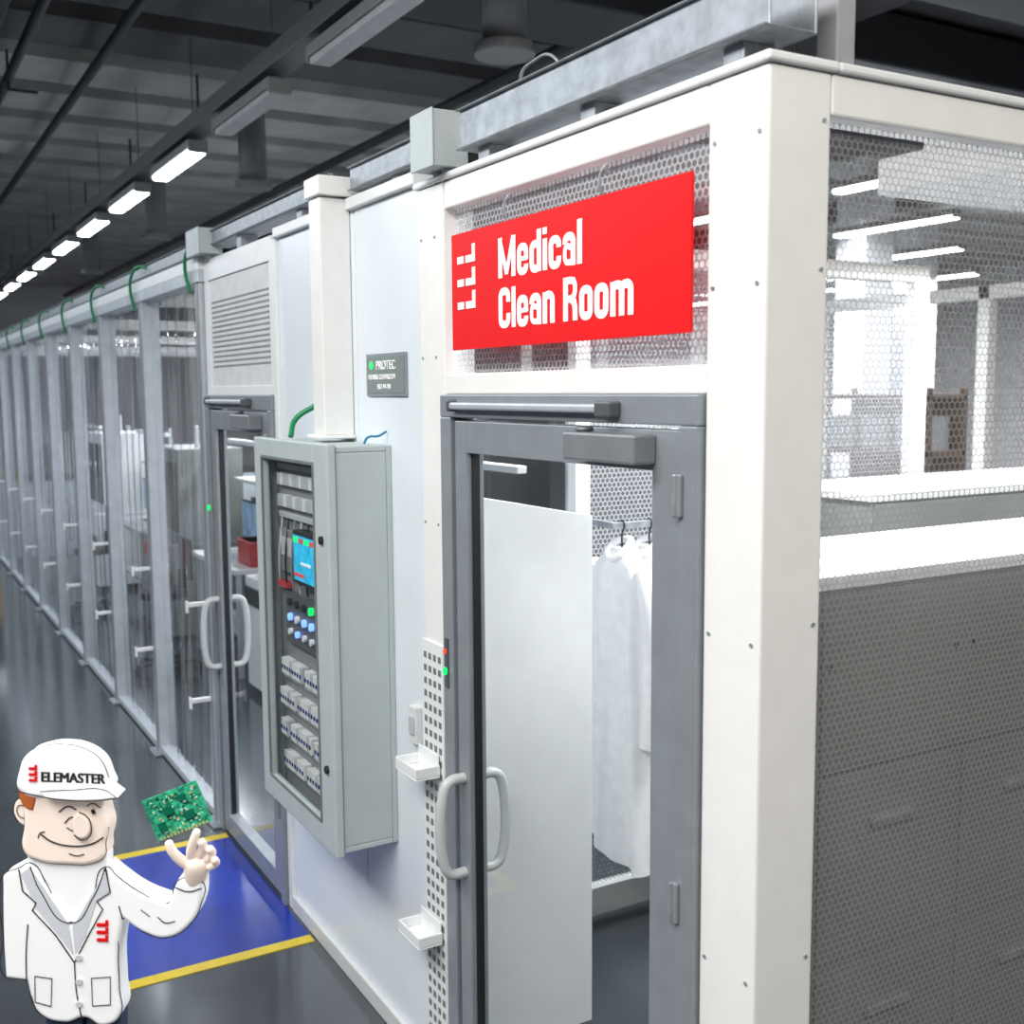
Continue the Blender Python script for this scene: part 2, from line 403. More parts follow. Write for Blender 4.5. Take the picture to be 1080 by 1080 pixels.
def tray(z):
    b=MB('glove_tray',None,.004); x0,x1=-1.545,-1.39; y0,y1=-.095,-.012
    b.box(x0,x1,y0,y1,z,z+.006,WHITE); b.box(x0,x1,y0,y0+.006,z+.006,z+.04,WHITE); b.box(x0,x0+.006,y0+.006,y1,z+.006,z+.04,WHITE); b.box(x1-.006,x1,y0+.006,y1,z+.006,z+.04,WHITE); b.box(x0+.006,x1-.006,y1-.006,y1,z+.006,z+.07,WHITE)
    b.done()
tray(.915); tray(.375)
MB('wall_switch',None,.004).box(-1.62,-1.565,-.012,.012,.97,1.09,LGREY).box(-1.61,-1.575,-.018,-.012,1.0,1.06,CAB).done()

# ------------------------------------------------------------ control cabinet
cb=empty('control_cabinet')
X0,X1,Y0,Y1,Z0,Z1=-2.52,-1.77,-.215,.012,.57,1.925
b=MB('case',cb,.004)
b.box(X0,X1,Y1-.02,Y1,Z0,Z1,CAB); b.box(X0,X0+.02,Y0+.03,Y1-.02,Z0+.02,Z1-.02,CAB); b.box(X1-.02,X1,Y0+.03,Y1-.02,Z0+.02,Z1-.02,CAB)
b.box(X0,X1,Y0+.03,Y1-.02,Z0,Z0+.02,CAB); b.box(X0,X1,Y0+.03,Y1-.02,Z1-.02,Z1,CAB)
b.done()
b=MB('glazed_door_frame',cb,.006)
gx0,gx1,gz0,gz1=X0+.08,X1-.12,Z0+.08,Z1-.06
b.box(X0-.01,gx0,Y0-.002,Y0+.028,Z0-.01,Z1+.01,CAB); b.box(gx1,X1+.01,Y0-.002,Y0+.028,Z0-.01,Z1+.01,CAB)
b.box(gx0,gx1,Y0-.002,Y0+.028,gz1,Z1+.01,CAB); b.box(gx0,gx1,Y0-.002,Y0+.028,Z0-.01,gz0,CAB)
b.done()
b=MB('glazing_gasket',cb,.002)
for (a0,a1,c0,c1) in ((gx0-.006,gx0+.006,gz0,gz1),(gx1-.006,gx1+.006,gz0,gz1),(gx0,gx1,gz1-.006,gz1+.006),(gx0,gx1,gz0-.006,gz0+.006)):
    b.box(a0,a1,Y0-.006,Y0-.001,c0,c1,CABD)
b.cyl((X1-.05,Y0,1.62),.014,-.012,BLACK,'Y',16); b.cyl((X1-.05,Y0,.85),.014,-.012,BLACK,'Y',16)
b.done()
MB('door_glass',cb,0).quad([(gx0,Y0+.01,gz0),(gx1,Y0+.01,gz0),(gx1,Y0+.01,gz1),(gx0,Y0+.01,gz1)],GL).done()
b=MB('internal_modules',cb,.002)
b.box(X0+.03,X1-.03,-.145,-.13,Z0+.03,Z1-.03,mat('mount_plate',(.20,.21,.22),.5))
yf=-.165
for zz in (1.68,1.76):
    for k in range(15): b.box(X0+.09+k*.034,X0+.118+k*.034,yf,-.145,zz,zz+.045,MODG if (k+int(zz*10))%3 else LGREY)
b.box(X0+.09,X1-.14,-.160,-.145,1.64,1.66,MODG); b.box(X0+.09,X1-.14,-.160,-.145,1.82,1.84,MODG)
b.box(X0+.09,X1-.38,yf,-.145,1.44,1.60,MGREY); b.box(X0+.12,X1-.45,yf-.004,yf,1.50,1.57,MODG)
for r_,zz in enumerate((1.05,.93,.81,.69)):
    b.box(X0+.08,X1-.12,yf+.01,-.145,zz-.025,zz-.008,MODG)
    for k in range(18): 
        if (k*7+r_*3)%9: b.box(X0+.09+k*.028,X0+.114+k*.028,yf-.01,-.145,zz,zz+.06,LGREY if (k+r_)%4 else MODG); b.box(X0+.096+k*.028,X0+.108+k*.028,yf-.014,yf-.01,zz+.02,zz+.035,BLACK if k%2 else BLUE)
b.box(X0+.09,X0+.20,yf-.01,-.145,1.38,1.40,REDM)
b.done()
for k in range(7): tube('wiring',[(X0+.12+k*.07,-.155,1.64),(X0+.13+k*.07,-.175,1.50),(X0+.10+k*.075,-.165,1.38)],.004,(MODG,BLACK,MGREY)[k%3],cb)
b=MB('hmi_display',cb,.003)
b.box(-2.19,-1.935,-.190,-.146,1.425,1.615,BLACK); b.box(-2.178,-1.947,-.193,-.1905,1.44,1.60,SCR)
for k in range(4): b.box(-2.17+k*.055,-2.13+k*.055,-.196,-.1935,1.575,1.593,SCRR if k%2 else LEDG); 
b.box(-2.17,-2.07,-.196,-.1935,1.455,1.468,SCRR); b.box(-2.10,-2.0,-.196,-.1935,1.50,1.51,TXT)
b.done()
b=MB('indicator_leds',cb,0)
b.box(-2.36,-1.93,-.165,-.146,1.18,1.37,ALUD)
for k in range(5): b.cyl((-2.30+k*.075,-.165,1.335),.014,-.012,BLACK if k!=3 else LEDG,'Y',14); b.cyl((-2.30+k*.075,-.165,1.28),.014,-.012,LEDB if k in (0,2,3) else WHITE,'Y',14); b.cyl((-2.30+k*.075,-.165,1.225),.012,-.012,LEDB if k in (1,4) else WHITE,'Y',14)
b.done()
MB('vertical_cable_trunking',enc,.004).box(-2.19,-2.083,-.10,.010,1.95,2.76,WARM).box(-2.20,-2.06,-.112,.10,2.765,2.83,WARM).box(-2.21,-2.07,-.12,.010,1.937,1.95,WARM).done()
tube('green_air_hose',[(-2.30,-.15,1.94),(-2.33,-.12,2.0),(-2.30,-.04,2.06),(-2.28,.01,2.12)],.010,GREEN)
tube('blue_air_hose',[(-1.83,-.06,1.93),(-1.82,-.05,1.95),(-1.80,-.02,1.955),(-1.79,.005,1.97)],.004,mat('blue_hose',(.0,.2,.35),.4))

# ------------------------------------------------------------ top channels / boxes
b=MB('galvanised_cable_channel',enc,.003)
def chan(x0,x1,y0,y1,z0,z1):
    b.box(x0,x1,y0,y0+.006,z0,z1,GALV); b.box(x0,x1,y1-.006,y1,z0,z1,GALV); b.box(x0,x1,y0+.006,y1-.006,z0,z0+.006,GALV); b.box(x0,x1,y0-.012,y0,z1-.006,z1,GALV); b.box(x0,x1,y0-.012,y0,z0,z0+.006,GALV)
chan(-1.20,.02,-.02,.10,2.755,2.865)
for x in (-1.1,-.6,-.1): b.box(x-.03,x+.03,-.0,.08,2.72,2.755,GALV)
chan(-3.9,-2.22,.0,.12,2.80,2.87); chan(-2.05,-1.50,.0,.12,2.78,2.86)
chan(-14.8,-4.05,.0,.10,2.78,2.85)
for x in [-1.7,-2.6,-3.4]+posts: b.box(x-.03,x+.03,.01,.09,2.74,2.80,GALV)
b.done()
def jbox(x0,x1,z0,z1):
    MB('junction_box',enc,.006).box(x0,x1,-.06,.05,z0,z1,CAB).box(x0-.003,x1+.003,-.066,-.06,z0-.003,z1+.003,CAB).cyl(((x0+x1)/2-.03,-.0,z0-.03),.012,.03,LGREY).cyl(((x0+x1)/2+.03,-.0,z0-.03),.012,.03,LGREY).done()
jbox(-1.42,-1.28,2.73,2.885); jbox(-4.03,-3.80,2.76,2.88)
MB('vertical_support_pipe',enc,.004).box(-.055,.0,.17,.22,2.72,HZ,mat('pipe_grey',(.34,.35,.37),.5)).done()
MB('support_bracket',enc,.004).box(-.16,-.058,.18,.21,2.72,3.4,mat('bracket_grey',(.16,.165,.175),.5,.3)).box(-.13,-.12,.175,.18,2.72,3.4,ALUD).done()
for x in posts[:-1]:
    tube('green_hose_loop',[(x-.10,-.03,2.60),(x-.10,-.05,2.72),(x-.02,-.05,2.81),(x+.10,-.02,2.84),(x+.18,.03,2.80)],.009,GREEN,enc)
tube('white_cable',[(-.95,.05,2.85),(-.97,.04,2.90),(-.90,.04,2.93),(-.80,.04,2.91),(-.78,.05,2.86)],.004,GALV,enc)
b=MB('fan_filter_unit',None,.01); b.box(-1.1,-.3,1.5,2.7,2.74,2.86,LGREY); b.box(-1.0,-.4,1.6,2.6,2.86,2.92,WHITE); b.done()

# ------------------------------------------------------------ interior furniture
b=MB('white_slope_top_locker',None,.005); b.box(-2.0,-1.455,.13,.595,FZ+.04,1.775,WHITE,ztop=1.685)
b.box(-1.96,-1.50,.16,.57,FZ,FZ+.04,ALUD); b.box(-1.735,-1.729,.595,.598,FZ+.08,1.62,CABD)
for x in (-1.76,-1.70): b.box(x-.006,x+.006,.595,.612,.9,1.0,GALV)
b.done()
def steelcab(name,x0,x1,y0,y1,z1):
    b=MB(name,None,.006); b.box(x0,x1,y0,y1,FZ,z1-.03,MGREY); b.box(x0-.01,x1+.01,y0-.01,y1+.01,z1-.03,z1,LGREY)
    n=max(1,round((y1-y0)/.45)); w=(y1-y0)/n
    for i in range(n):
        for z in (.35,.8,1.25):
            b.box(x1,x1+.006,y0+i*w+.01,y0+(i+1)*w-.01,z-.43,z-.005,MGREY)
            b.box(x1+.006,x1+.022,y0+i*w+w*.35,y0+i*w+w*.65,z-.13,z-.11,GALV)
        b.cyl((x1,y0+i*w+.03,1.5),.008,.008,BLACK,'X',10); b.cyl((x1,y0+i*w+w-.03,1.5),.008,.008,BLACK,'X',10)
    b.box(x1,x1+.006,y0+.01,y1-.01,1.26,z1-.04,MGREY)
    b.done()
steelcab('steel_storage_cabinet',-.56,-.10,.26,2.6,1.70)
steelcab('steel_storage_cabinet',-1.95,-1.35,1.80,4.0,1.70)
def gown(x,y,sc=1.0,ph=0):
    e=empty('hanging_gown',(x,y,0))
    bm=bmesh.new(); zs=[1.50,1.47,1.43,1.36,1.22,1.05,.85,.65,.45,.30]; aw=[.05,.10,.18,.20,.185,.18,.20,.22,.245,.26]; bw=[.03,.04,.05,.06,.06,.055,.055,.06,.065,.07]
    seg=72; rows=[]
    for z,a,c in zip(zs,aw,bw):
        row=[]
        for k in range(seg):
            t=k*2*math.pi/seg; am=.26*min(1,(1.5-z)*1.6)
            f=1+am*math.sin(t*7+ph+z*1.3)+am*.6*math.sin(t*13+ph)
            row.append(bm.verts.new((a*sc*math.cos(t)*(1+am*.3*math.sin(5*t)),c*f*math.sin(t)*1.1,z+.03*math.sin(t*2+ph)*(z<.5))))
        rows.append(row)
    for r_ in range(len(rows)-1):
        for k in range(seg):
            f=bm.faces.new([rows[r_][k],rows[r_][(k+1)%seg],rows[r_+1][(k+1)%seg],rows[r_+1][k]]); f.smooth=True
    bm.faces.new(rows[0])
    me=bpy.data.meshes.new('body'); bm.to_mesh(me); bm.free(); me.materials.append(CLOTH)
    o=bpy.data.objects.new('body',me); COL.objects.link(o); o.parent=e
    m=o.modifiers.new('s','SUBSURF'); m.levels=1; m.render_levels=1
    for sd in (-1,1):
        tube('sleeve',[(sd*.15*sc,0,1.42),(sd*.22*sc,-.01,1.30),(sd*.245*sc,-.02,1.05),(sd*.235*sc,-.03,.78)],.055,CLOTH,e,radii=[.8,1,.95,.8])
    tube('hanger',[(0,0,1.50),(0,0,1.55),(.014,0,1.59),(0,0,1.604),(-.014,0,1.60)],.004,BLACK,e)
    tube('collar',[(-.05,-.02,1.50),(0,-.05,1.46),(.05,-.02,1.50),(0,.03,1.53)],.014,CLOTH,e,cyc=True)
rl=MB('gown_rail',None,0)
rl.box(-1.862,-1.838,.95,1.70,1.573,1.597,GALV); rl.box(-2.11,-1.862,1.68,1.70,1.573,1.597,GALV); rl.box(-2.11,-1.862,.96,.98,1.573,1.597,GALV); rl.done()
for i,y in enumerate((1.00,1.13,1.28,1.45)): gown(-1.85,y,.97,i*1.7)

def bench(x0,x1,y0,y1):
    b=MB('workbench',None,.005); b.box(x0,x1,y0,y1,.70,.74,LGREY); b.box(x0,x1,y1-.04,y1,.74,1.35,ALUL) ; b.box(x0,x1,y1-.35,y1,1.33,1.36,LGREY)
    for x in (x0+.03,x1-.07):
        for y in (y0+.03,y1-.07): b.box(x,x+.04,y,y+.04,FZ,.70,ALUL)
        b.box(x,x+.04,y1-.05,y1-.01,.70,1.7,ALUL)
    b.box(x0,x1,y0+.1,y1-.1,.15,.18,ALUL)
    b.box(x0,x1,y1-.4,y1-.34,1.66,1.70,WHITE); b.done()
def machine(x,y,w,h,m,acc):
    b=MB('assembly_machine',None,.012); b.box(x,x+w,y,y+.7,FZ+.06,.75,m); b.box(x+.04,x+w-.04,y+.1,y+.68,.75,h,m); b.box(x+.1,x+w-.1,y+.09,y+.1,.85,h-.12,DARK)
    b.box(x+.02,x+w*.4,y-.02,y,.55,.68,acc); b.box(x+w-.25,x+w-.02,y-.03,y+.0,.3,.5,BLACK)
    for a in (x+.05,x+w-.1): b.cyl((a,y+.1,FZ),.025,.06,BLACK); b.cyl((a,y+.6,FZ),.025,.06,BLACK)
    b.cyl((x+w/2,y+.4,h),.02,.2,MODG); b.done()
def monitor(x,y,z):
    b=MB('computer_monitor',None,.004); b.box(x,x+.5,y,y+.03,z+.12,z+.44,BLACK); b.box(x+.01,x+.49,y-.002,y,z+.13,z+.43,mat('monitor_image',(.12,.2,.3),.3,emit=.7,noise=.5,scale=9)); b.box(x+.22,x+.28,y+.02,y+.04,z,z+.2,BLACK); b.box(x+.15,x+.35,y-.05,y+.1,z,z+.01,BLACK); b.done()
def stool(x,y):
    b=MB('lab_stool',None,.01); b.cyl((x,y,.48),.19,.06,BLACK); b.cyl((x,y,.0),.025,.48,GALV); b.box(x-.17,x+.17,y+.17,y+.2,.62,.95,BLACK); b.box(x-.02,x+.02,y+.12,y+.19,.5,.7,BLACK)
    for k in range(5):
        a=k*2*math.pi/5; M=Matrix.Translation((x,y,0))@Matrix.Rotation(a,4,'Z'); b.box(0,.26,-.02,.02,-.06,-.03,BLACK,M); c=M@Vector((.25,0,FZ)); b.cyl(c,.025,.07,BLACK)
    b.done()
def container(x,y,z,m,w=.35,h=.2):
    MB('parts_bin',None,.006).box(x,x+w,y,y+.25,z,z+h,m).box(x-.01,x+w+.01,y-.01,y+.26,z+h-.02,z+h,m).done()
bench(-5.1,-3.5,1.15,1.9); monitor(-4.9,1.6,.74); container(-4.2,1.35,.74,DARK,.3,.18); container(-3.9,1.3,.74,WHITE,.25,.25)
stool(-4.5,.75)
machine(-6.5,.9,1.0,1.55,WHITE,DARK); bench(-8.1,-6.8,.9,1.65); monitor(-7.9,1.3,.74); container(-7.2,1.05,.74,REDM); container(-7.6,1.35,1.36,WHITE)
machine(-9.5,.8,1.1,1.6,MGREY,REDM); bench(-11.2,-9.8,.8,1.5); monitor(-10.9,1.1,.74); machine(-12.6,.7,1.1,1.65,WHITE,BLUE); bench(-14.3,-12.9,.7,1.4); container(-13.9,.9,.74,WHITE)
stool(-7.4,.5); stool(-10.3,.45)
machine(-5.4,2.9,1.2,1.9,MGREY,DARK); machine(-7.6,2.8,1.3,2.0,DARK,BLUE); machine(-10.0,2.8,1.3,2.0,MGREY,REDM); machine(-12.6,2.8,1.3,2.0,DARK,MODG)
b=MB('storage_rack',None,.004)
for z in (.2,.9,1.5,2.0): b.box(-6.2,-4.9,6.4,6.9,z,z+.05,BROWN)
for x in (-6.2,-4.95): b.box(x,x+.05,6.4,6.45,FZ,2.1,BROWN); b.box(x,x+.05,6.85,6.9,FZ,2.1,BROWN)
b.box(-6.2,-4.9,6.88,6.9,.2,2.05,BROWN)
for i in range(9):
    z=(.25,.95,1.55)[i%3]; b.box(-6.1+(i//3)*.4,-5.8+(i//3)*.4,6.45,6.8,z,z+.3,[BROWN,MODG,BROWN][(i*5)%3])
b.done()
for (x,y) in ((-9.0,9.5),(-5.5,10.5),(-12,14)):
    MB('hall_column',None,.01).box(x,x+.5,y,y+.5,FZ,HZ,HWALL).box(x-.03,x+.53,y-.03,y+.53,FZ,FZ+.25,HWALL).done()
b=MB('yellow_pallet_stacker',None,.02); b.box(-17.4,-16.4,-.05,.55,.15,.95,YELM); b.box(-17.6,-17.4,-.0,.5,.15,2.0,DARK); b.box(-16.4,-15.6,0,.12,FZ+.02,.05,DARK); b.box(-16.4,-15.6,.3,.42,FZ+.02,.05,DARK); b.cyl((-16.8,-.02,FZ+.14),.14,.1,BLACK,'Y'); b.cyl((-17.3,.42,FZ+.14),.14,.1,BLACK,'Y'); b.done()

# ------------------------------------------------------------ ceiling services
LH=mat('lamp_housing',(.20,.205,.21),.5)
def lamp(x,y,z,on=True,L=1.3):
    e=MB('fluorescent_light',None,.01)
    e.box(x-L/2,x+L/2,y-.08,y+.08,z+.03,z+.10,LH); e.box(x-L/2-.02,x-L/2,y-.08,y+.08,z,z+.10,LH); e.box(x+L/2,x+L/2+.02,y-.08,y+.08,z,z+.10,LH)
    e.box(x-L/2+.01,x+L/2-.01,y-.065,y+.065,z-.01,z+.03,TUBE if on else MODG)
    for a in (-.4,.4): e.box(x+a-.01,x+a+.01,y-.01,y+.01,z+.1,z+.12,GALV)
    e.done()
for i in range(13):
    x=-4.15-i*2.03
    lamp(x,.94,4.0,on=(i>=2))
b=MB('ceiling_cable_tray',None,.003); b.box(-31,4,.86,1.02,4.14,4.17,ALUD); b.box(-31,4,.85,.87,4.14,4.26,ALUD); b.box(-31,4,1.01,1.03,4.14,4.26,ALUD)
x=-30
while x<4: b.box(x-.004,x+.004,.936,.944,4.17,HZ,ALUD); x+=2.03
b.done()
for y,x00 in ((6.9,-5.6),(9.3,-7.9),(11.8,-9.8),(15,-12)):
    for k in range(-1,4): lamp(x00-3.2*k+.0,y,4.0,True,1.8)
for (x,y) in ((-4.3,1.9),(-9.2,1.9),(-13.3,1.9),(-18,1.9)):
    MB('round_air_diffuser',None,.01).cyl((x,y,4.12),.13,HZ-4.12,mat('diffuser_grey',(.14,.15,.16),.6)).cyl((x,y,4.05),.18,.07,LH).done()
MB('ventilation_duct',None,.02).box(-5.4,-4.6,-6,14,4.55,4.95,DUCT).done()
MB('ventilation_duct',None,.02).box(-3.2,-2.7,-6,14,4.4,4.8,DUCT).done()
MB('crane_beam',None,.01).box(-30,8,-.9,-.65,4.55,4.95,DUCT).box(-30,8,-1.0,-.55,4.5,4.56,DUCT).done()
b=MB('ceiling_pipe_run',None,0)
for y,z,r_,m in ((-.25,4.78,.04,DUCT),(.35,4.80,.04,DUCT),(1.45,4.72,.035,DUCT),(3.4,4.75,.05,DUCT)):
    b.cyl((-31,y,z),r_,36,m,'X',14)
for x in range(-30,5,3):
    for y in (-.15,1.45): b.box(x-.015,x+.015,y-.12,y+.12,4.66,4.68,DUCT); b.box(x-.008,x+.008,y-.12,y-.10,4.66,HZ,DUCT)
b.done()

# ------------------------------------------------------------ cartoon mascot figure
SX,SZ=.00219,.00228
mas=empty('cartoon_technician_mascot',(-1.0475,-1.133,.979))
mas.rotation_mode='QUATERNION'
mas.rotation_quaternion=(Matrix.Rotation(math.radians(60),4,'Z')@Matrix.Rotation(math.radians(2.6),4,'Y')).to_quaternion()
MW=mat('mascot_white',(.90,.91,.93),.7,noise=0,emit=.14)  # glow added to the white so the figure looks evenly lit
MS=mat('mascot_skin',(.92,.78,.69),.7,noise=0,emit=.12)  # skin carries the same added glow
MR=mat('mascot_hair',(.50,.12,.025),.7,noise=.1)
MK=mat('mascot_ink',(.01,.01,.012),.6,noise=0)
MG=mat('mascot_shade',(.66,.69,.75),.7,noise=0)
MT=mat('mascot_trousers',(.03,.05,.10),.8)
def P(u,v): return ((u-75)*SX,(930-v)*SZ)
def puff(name,pts,yf,th,bev,m,sharp=()):
    c=bpy.data.curves.new(name,'CURVE'); c.dimensions='2D'; c.fill_mode='BOTH'
    c.extrude=max(0,th/2-bev); c.bevel_depth=bev; c.bevel_resolution=4; c.offset=-bev
    s=c.splines.new('BEZIER'); s.bezier_points.add(len(pts)-1); s.use_cyclic_u=True
    for i,(q,p_) in enumerate(zip(s.bezier_points,pts)):
        X,Z=P(*p_); q.co=(X,Z,0)
        ht='VECTOR' if i in sharp else 'AUTO'
        q.handle_left_type=q.handle_right_type=ht
    o=bpy.data.objects.new(name,c); COL.objects.link(o); c.materials.append(m); o.parent=mas
    o.rotation_euler=(math.pi/2,0,0); o.location=(0,yf+th/2,0); return o
def ink(name,pts,y,r=.0016,m=None,bez=True,cyc=False):
    return tube(name,[(P(*q)[0],y,P(*q)[1]) for q in pts],r,m or MK,mas,bez,cyc)
coat=[(4,926),(22,916),(34,911),(50,932),(76,972),(98,945),(113,912),(124,921),(150,938),(178,948),(188,924),(214,924),(213,948),(203,968),(178,985),(152,980),(131,966),(126,1000),(127,1040),(127,1072),(108,1082),(90,1074),(70,1080),(42,1072),(32,1052),(28,1036),(6,1034),(4,990)]
puff('coat',coat,-.008,.07,.010,MW,sharp=(0,2,4,6,9,10,11,16,24,25,26))
ink('coat_outline',coat,-.004,.0012,bez=True,cyc=True)
puff('turtleneck',[(27,900),(70,906),(113,900),(112,915),(98,948),(76,974),(52,936),(32,914)],-.002,.05,.008,MW,sharp=(0,2))
ink('neck_line',[(34,914),(45,940),(76,972),(100,944),(113,912)],-.009,.0015)
face=[(28,838),(28,870),(28,899),(45,908),(72,910),(100,908),(112,900),(113,886),(116,870),(112,852),(110,836),(108,820),(70,815),(30,820)]
puff('head',face,-.016,.07,.012,MS)
puff('ear',[(30,847),(21,845),(15,854),(18,867),(26,873),(32,868)],.0,.03,.006,MS)
ink('ear_fold',[(28,852),(21,852),(21,862),(27,865)],-.002,.001)
ink('ear_outline',[(30,847),(21,845),(15,854),(18,867),(26,873)],.002,.0013)
puff('hair',[(24,828),(43,828),(42,842),(39,854),(31,851),(26,844)],-.019,.05,.004,MR,sharp=(0,2,3))
cap=[(25,834),(25,812),(32,797),(48,789),(70,786),(92,790),(108,801),(115,816),(118,830),(70,838)]
puff('cap_crown',cap,-.024,.07,.014,MW)
ink('cap_outline',cap[:9],-.006,.0014)
puff('cap_brim',[(52,829),(85,826),(118,825),(131,833),(112,836),(75,837),(54,834)],-.045,.06,.004,MW,sharp=(3,))
ink('brim_edge',[(25,829),(52,834),(80,837),(112,836),(131,833)],-.045,.0014); ink('brim_top',[(52,829),(85,826),(118,825),(131,833)],-.045,.001)
text('cap_text','ELEMASTER',.033,(P(49,822)[0],-.0255,P(49,822)[1]),MK,mas,.86,.0012)
cl=MB('cap_logo',mas,0)
for i in range(3):
    X,Z=P(37,810+i*6); cl.box(X,X+.018,-.028,-.0235,Z,Z+.005,RED); cl.box(X+.013,X+.018,-.0282,-.0235,Z+.005,Z+.011,RED)
cl.done()
yf=-.0175
puff('nose',[(86,854),(95,857),(100,868),(97,877),(89,880),(82,874)],-.026,.02,.006,MS)
ink('nose_line',[(88,852),(96,856),(101,868),(98,878),(90,881),(83,876)],-.025,.0014)
ink('eye_open',[(101,850),(103,854)],yf-.002,.0042); ink('eyelid',[(95,847),(101,844),(109,848)],yf,.0013)
ink('eye_wink',[(72,865),(80,859),(86,863)],yf,.0016); ink('eye_wink_lower',[(74,870),(81,873),(86,870)],yf,.0012)
ink('eyebrow',[(66,854),(76,848),(84,851)],yf,.0018)
ink('smile',[(47,878),(58,885),(80,889),(100,886),(112,879)],yf,.0018); ink('cheek_line',[(44,882),(46,877),(51,875)],yf,.0013)
ink('chin_line',[(76,897),(85,899),(92,897)],yf,.0012); ink('jaw_outline',[(28,838),(28,870),(28,899),(45,908),(72,910),(100,908),(112,900),(113,886),(116,870)],-.006,.0013)
yl=-.0095
ink('lapel',[(22,917),(26,940),(40,952),(36,960),(60,985),(80,1014)],yl,.0016,bez=False); ink('lapel',[(113,912),(118,938),(104,948),(110,956),(94,986),(80,1014)],yl,.0016,bez=False)
puff('lapel_shade',[(24,922),(34,914),(74,974),(79,1006),(60,982),(40,958)],-.0095,.004,.0006,MG,sharp=range(6))
puff('lapel_shade',[(113,916),(117,936),(104,947),(92,984),(81,1006),(78,976)],-.0095,.004,.0006,MG,sharp=range(6))
ink('placket',[(80,1014),(82,1045),(88,1076)],yl,.0014); ink('sleeve_line',[(31,975),(29,1005),(29,1036)],yl,.0014)
ink('sleeve_line',[(131,966),(127,952)],yl,.0014); ink('elbow_fold',[(168,962),(176,968),(186,966)],yl,.0012); ink('elbow_fold',[(150,955),(160,962)],yl,.0010)
ink('pocket',[(38,1030),(56,1032),(55,1062),(38,1058)],yl,.0013,bez=False,cyc=True); ink('pocket',[(98,1030),(118,1028),(118,1058),(99,1060)],yl,.0013,bez=False,cyc=True)
ink('cuff',[(186,930),(200,934),(214,930)],yl,.0014)
for v in (1008,1034,1058):
    X,Z=P(85,v); MB('coat_button',mas,.001).cyl((X,-.0085,Z),.008,-.005,LGREY,'Y',18).done()
cl=MB('coat_logo',mas,0)
for i in range(3):
    X,Z=P(104,974+i*8); cl.box(X,X+.026,-.012,-.0075,Z,Z+.007,RED); cl.box(X+.020,X+.026,-.0122,-.0075,Z+.007,Z+.015,RED)
cl.done()
for a,b_ in ((44,84),(88,126)):
    puff('trouser_leg',[(a,1060),(b_,1060),(b_-2,1250),(b_-4,1396),(a+5,1396),(a+2,1250)],.01,.06,.010,MT,sharp=(0,1,3,4))
    puff('shoe',[(a-4,1416),(a-4,1404),(a+6,1390),(b_-2,1390),(b_+6,1404),(b_+6,1416)],-.06,.16,.008,BLACK,sharp=(0,5))
def skin(name,verts,edges,radii,m):
    me=bpy.data.meshes.new(name); me.from_pydata(verts,edges,[]); o=bpy.data.objects.new(name,me); COL.objects.link(o); me.materials.append(m); o.parent=mas
    sk=o.modifiers.new('skin','SKIN')
    for i,r_ in enumerate(radii): me.skin_vertices[0].data[i].radius=(r_,r_)
    me.skin_vertices[0].data[0].use_root=True
    sk.use_smooth_shade=True
    s_=o.modifiers.new('s','SUBSURF'); s_.levels=2; s_.render_levels=2; return o
def Q(u,v,y): X,Z=P(u,v-5); return (X,y,Z)
skin('palm',[Q(203,940,.02),Q(205,924,.01),Q(208,910,0),Q(210,900,0)],[(0,1),(1,2),(2,3)],[.024,.029,.036,.028],MS)
skin('index_finger',[Q(203,906,-.005),Q(204,893,-.02),Q(208,880,-.028),Q(212,869,-.028)],[(0,1),(1,2),(2,3)],[.014,.0125,.011,.010],MS)
skin('middle_finger',[Q(211,904,-.005),Q(217,890,-.018),Q(215,880,-.030)],[(0,1),(1,2)],[.013,.012,.010],MS)
skin('ring_finger',[Q(216,908,-.005),Q(226,896,-.014),Q(223,888,-.030)],[(0,1),(1,2)],[.013,.012,.010],MS)
skin('little_finger',[Q(218,914,-.005),Q(230,907,-.012),Q(229,899,-.03)],[(0,1),(1,2)],[.012,.011,.009],MS)
skin('thumb',[Q(200,912,-.005),Q(191,903,-.018),Q(184,893,-.026),Q(181,882,-.028)],[(0,1),(1,2),(2,3)],[.015,.013,.012,.010],MS)
pcb=MB('circuit_board',mas,.0005)
A=Vector((*P(152,840),0)); Bv=Vector((*P(208,816),0))-A; Dv=Vector((*P(170,881),0))-A
A=Vector((A.x,-.020,A.y)); Bv=Vector((Bv.x,0,Bv.y)); Dv=Vector((Dv.x,0,Dv.y))
M=Matrix(((Bv.x,0,Dv.x,A.x),(0,1,0,A.y),(Bv.z,0,Dv.z,A.z),(0,0,0,1)))
PG=mat('pcb_green',(.04,.46,.26),.35,noise=.45,scale=90); PD=mat('pcb_dark_green',(.0,.14,.08),.4); PY=mat('pcb_gold',(.75,.62,.25),.35,.4); PL=mat('pcb_pale',(.45,.75,.60),.5)
pcb.box(0,1,0,.006,0,1,PG,M)
for k in range(90):
    a=random.uniform(.04,.9); c=random.uniform(.05,.9); w=random.choice((.02,.03,.05)); h_=random.choice((.03,.05))
    pcb.box(a,a+w,-.003,0,c,c+h_,random.choice((PD,PY,PL,PL,PD)),M)
for (a,c,w,h_) in ((.3,.3,.16,.2),(.6,.55,.18,.2),(.62,.15,.12,.15),(.12,.6,.12,.22)): pcb.box(a,a+w,-.006,0,c,c+h_,PD,M)
for k in range(14): pcb.box(.05+k*.065,.085+k*.065,-.002,0,.93,.99,PY,M)
pcb.done()

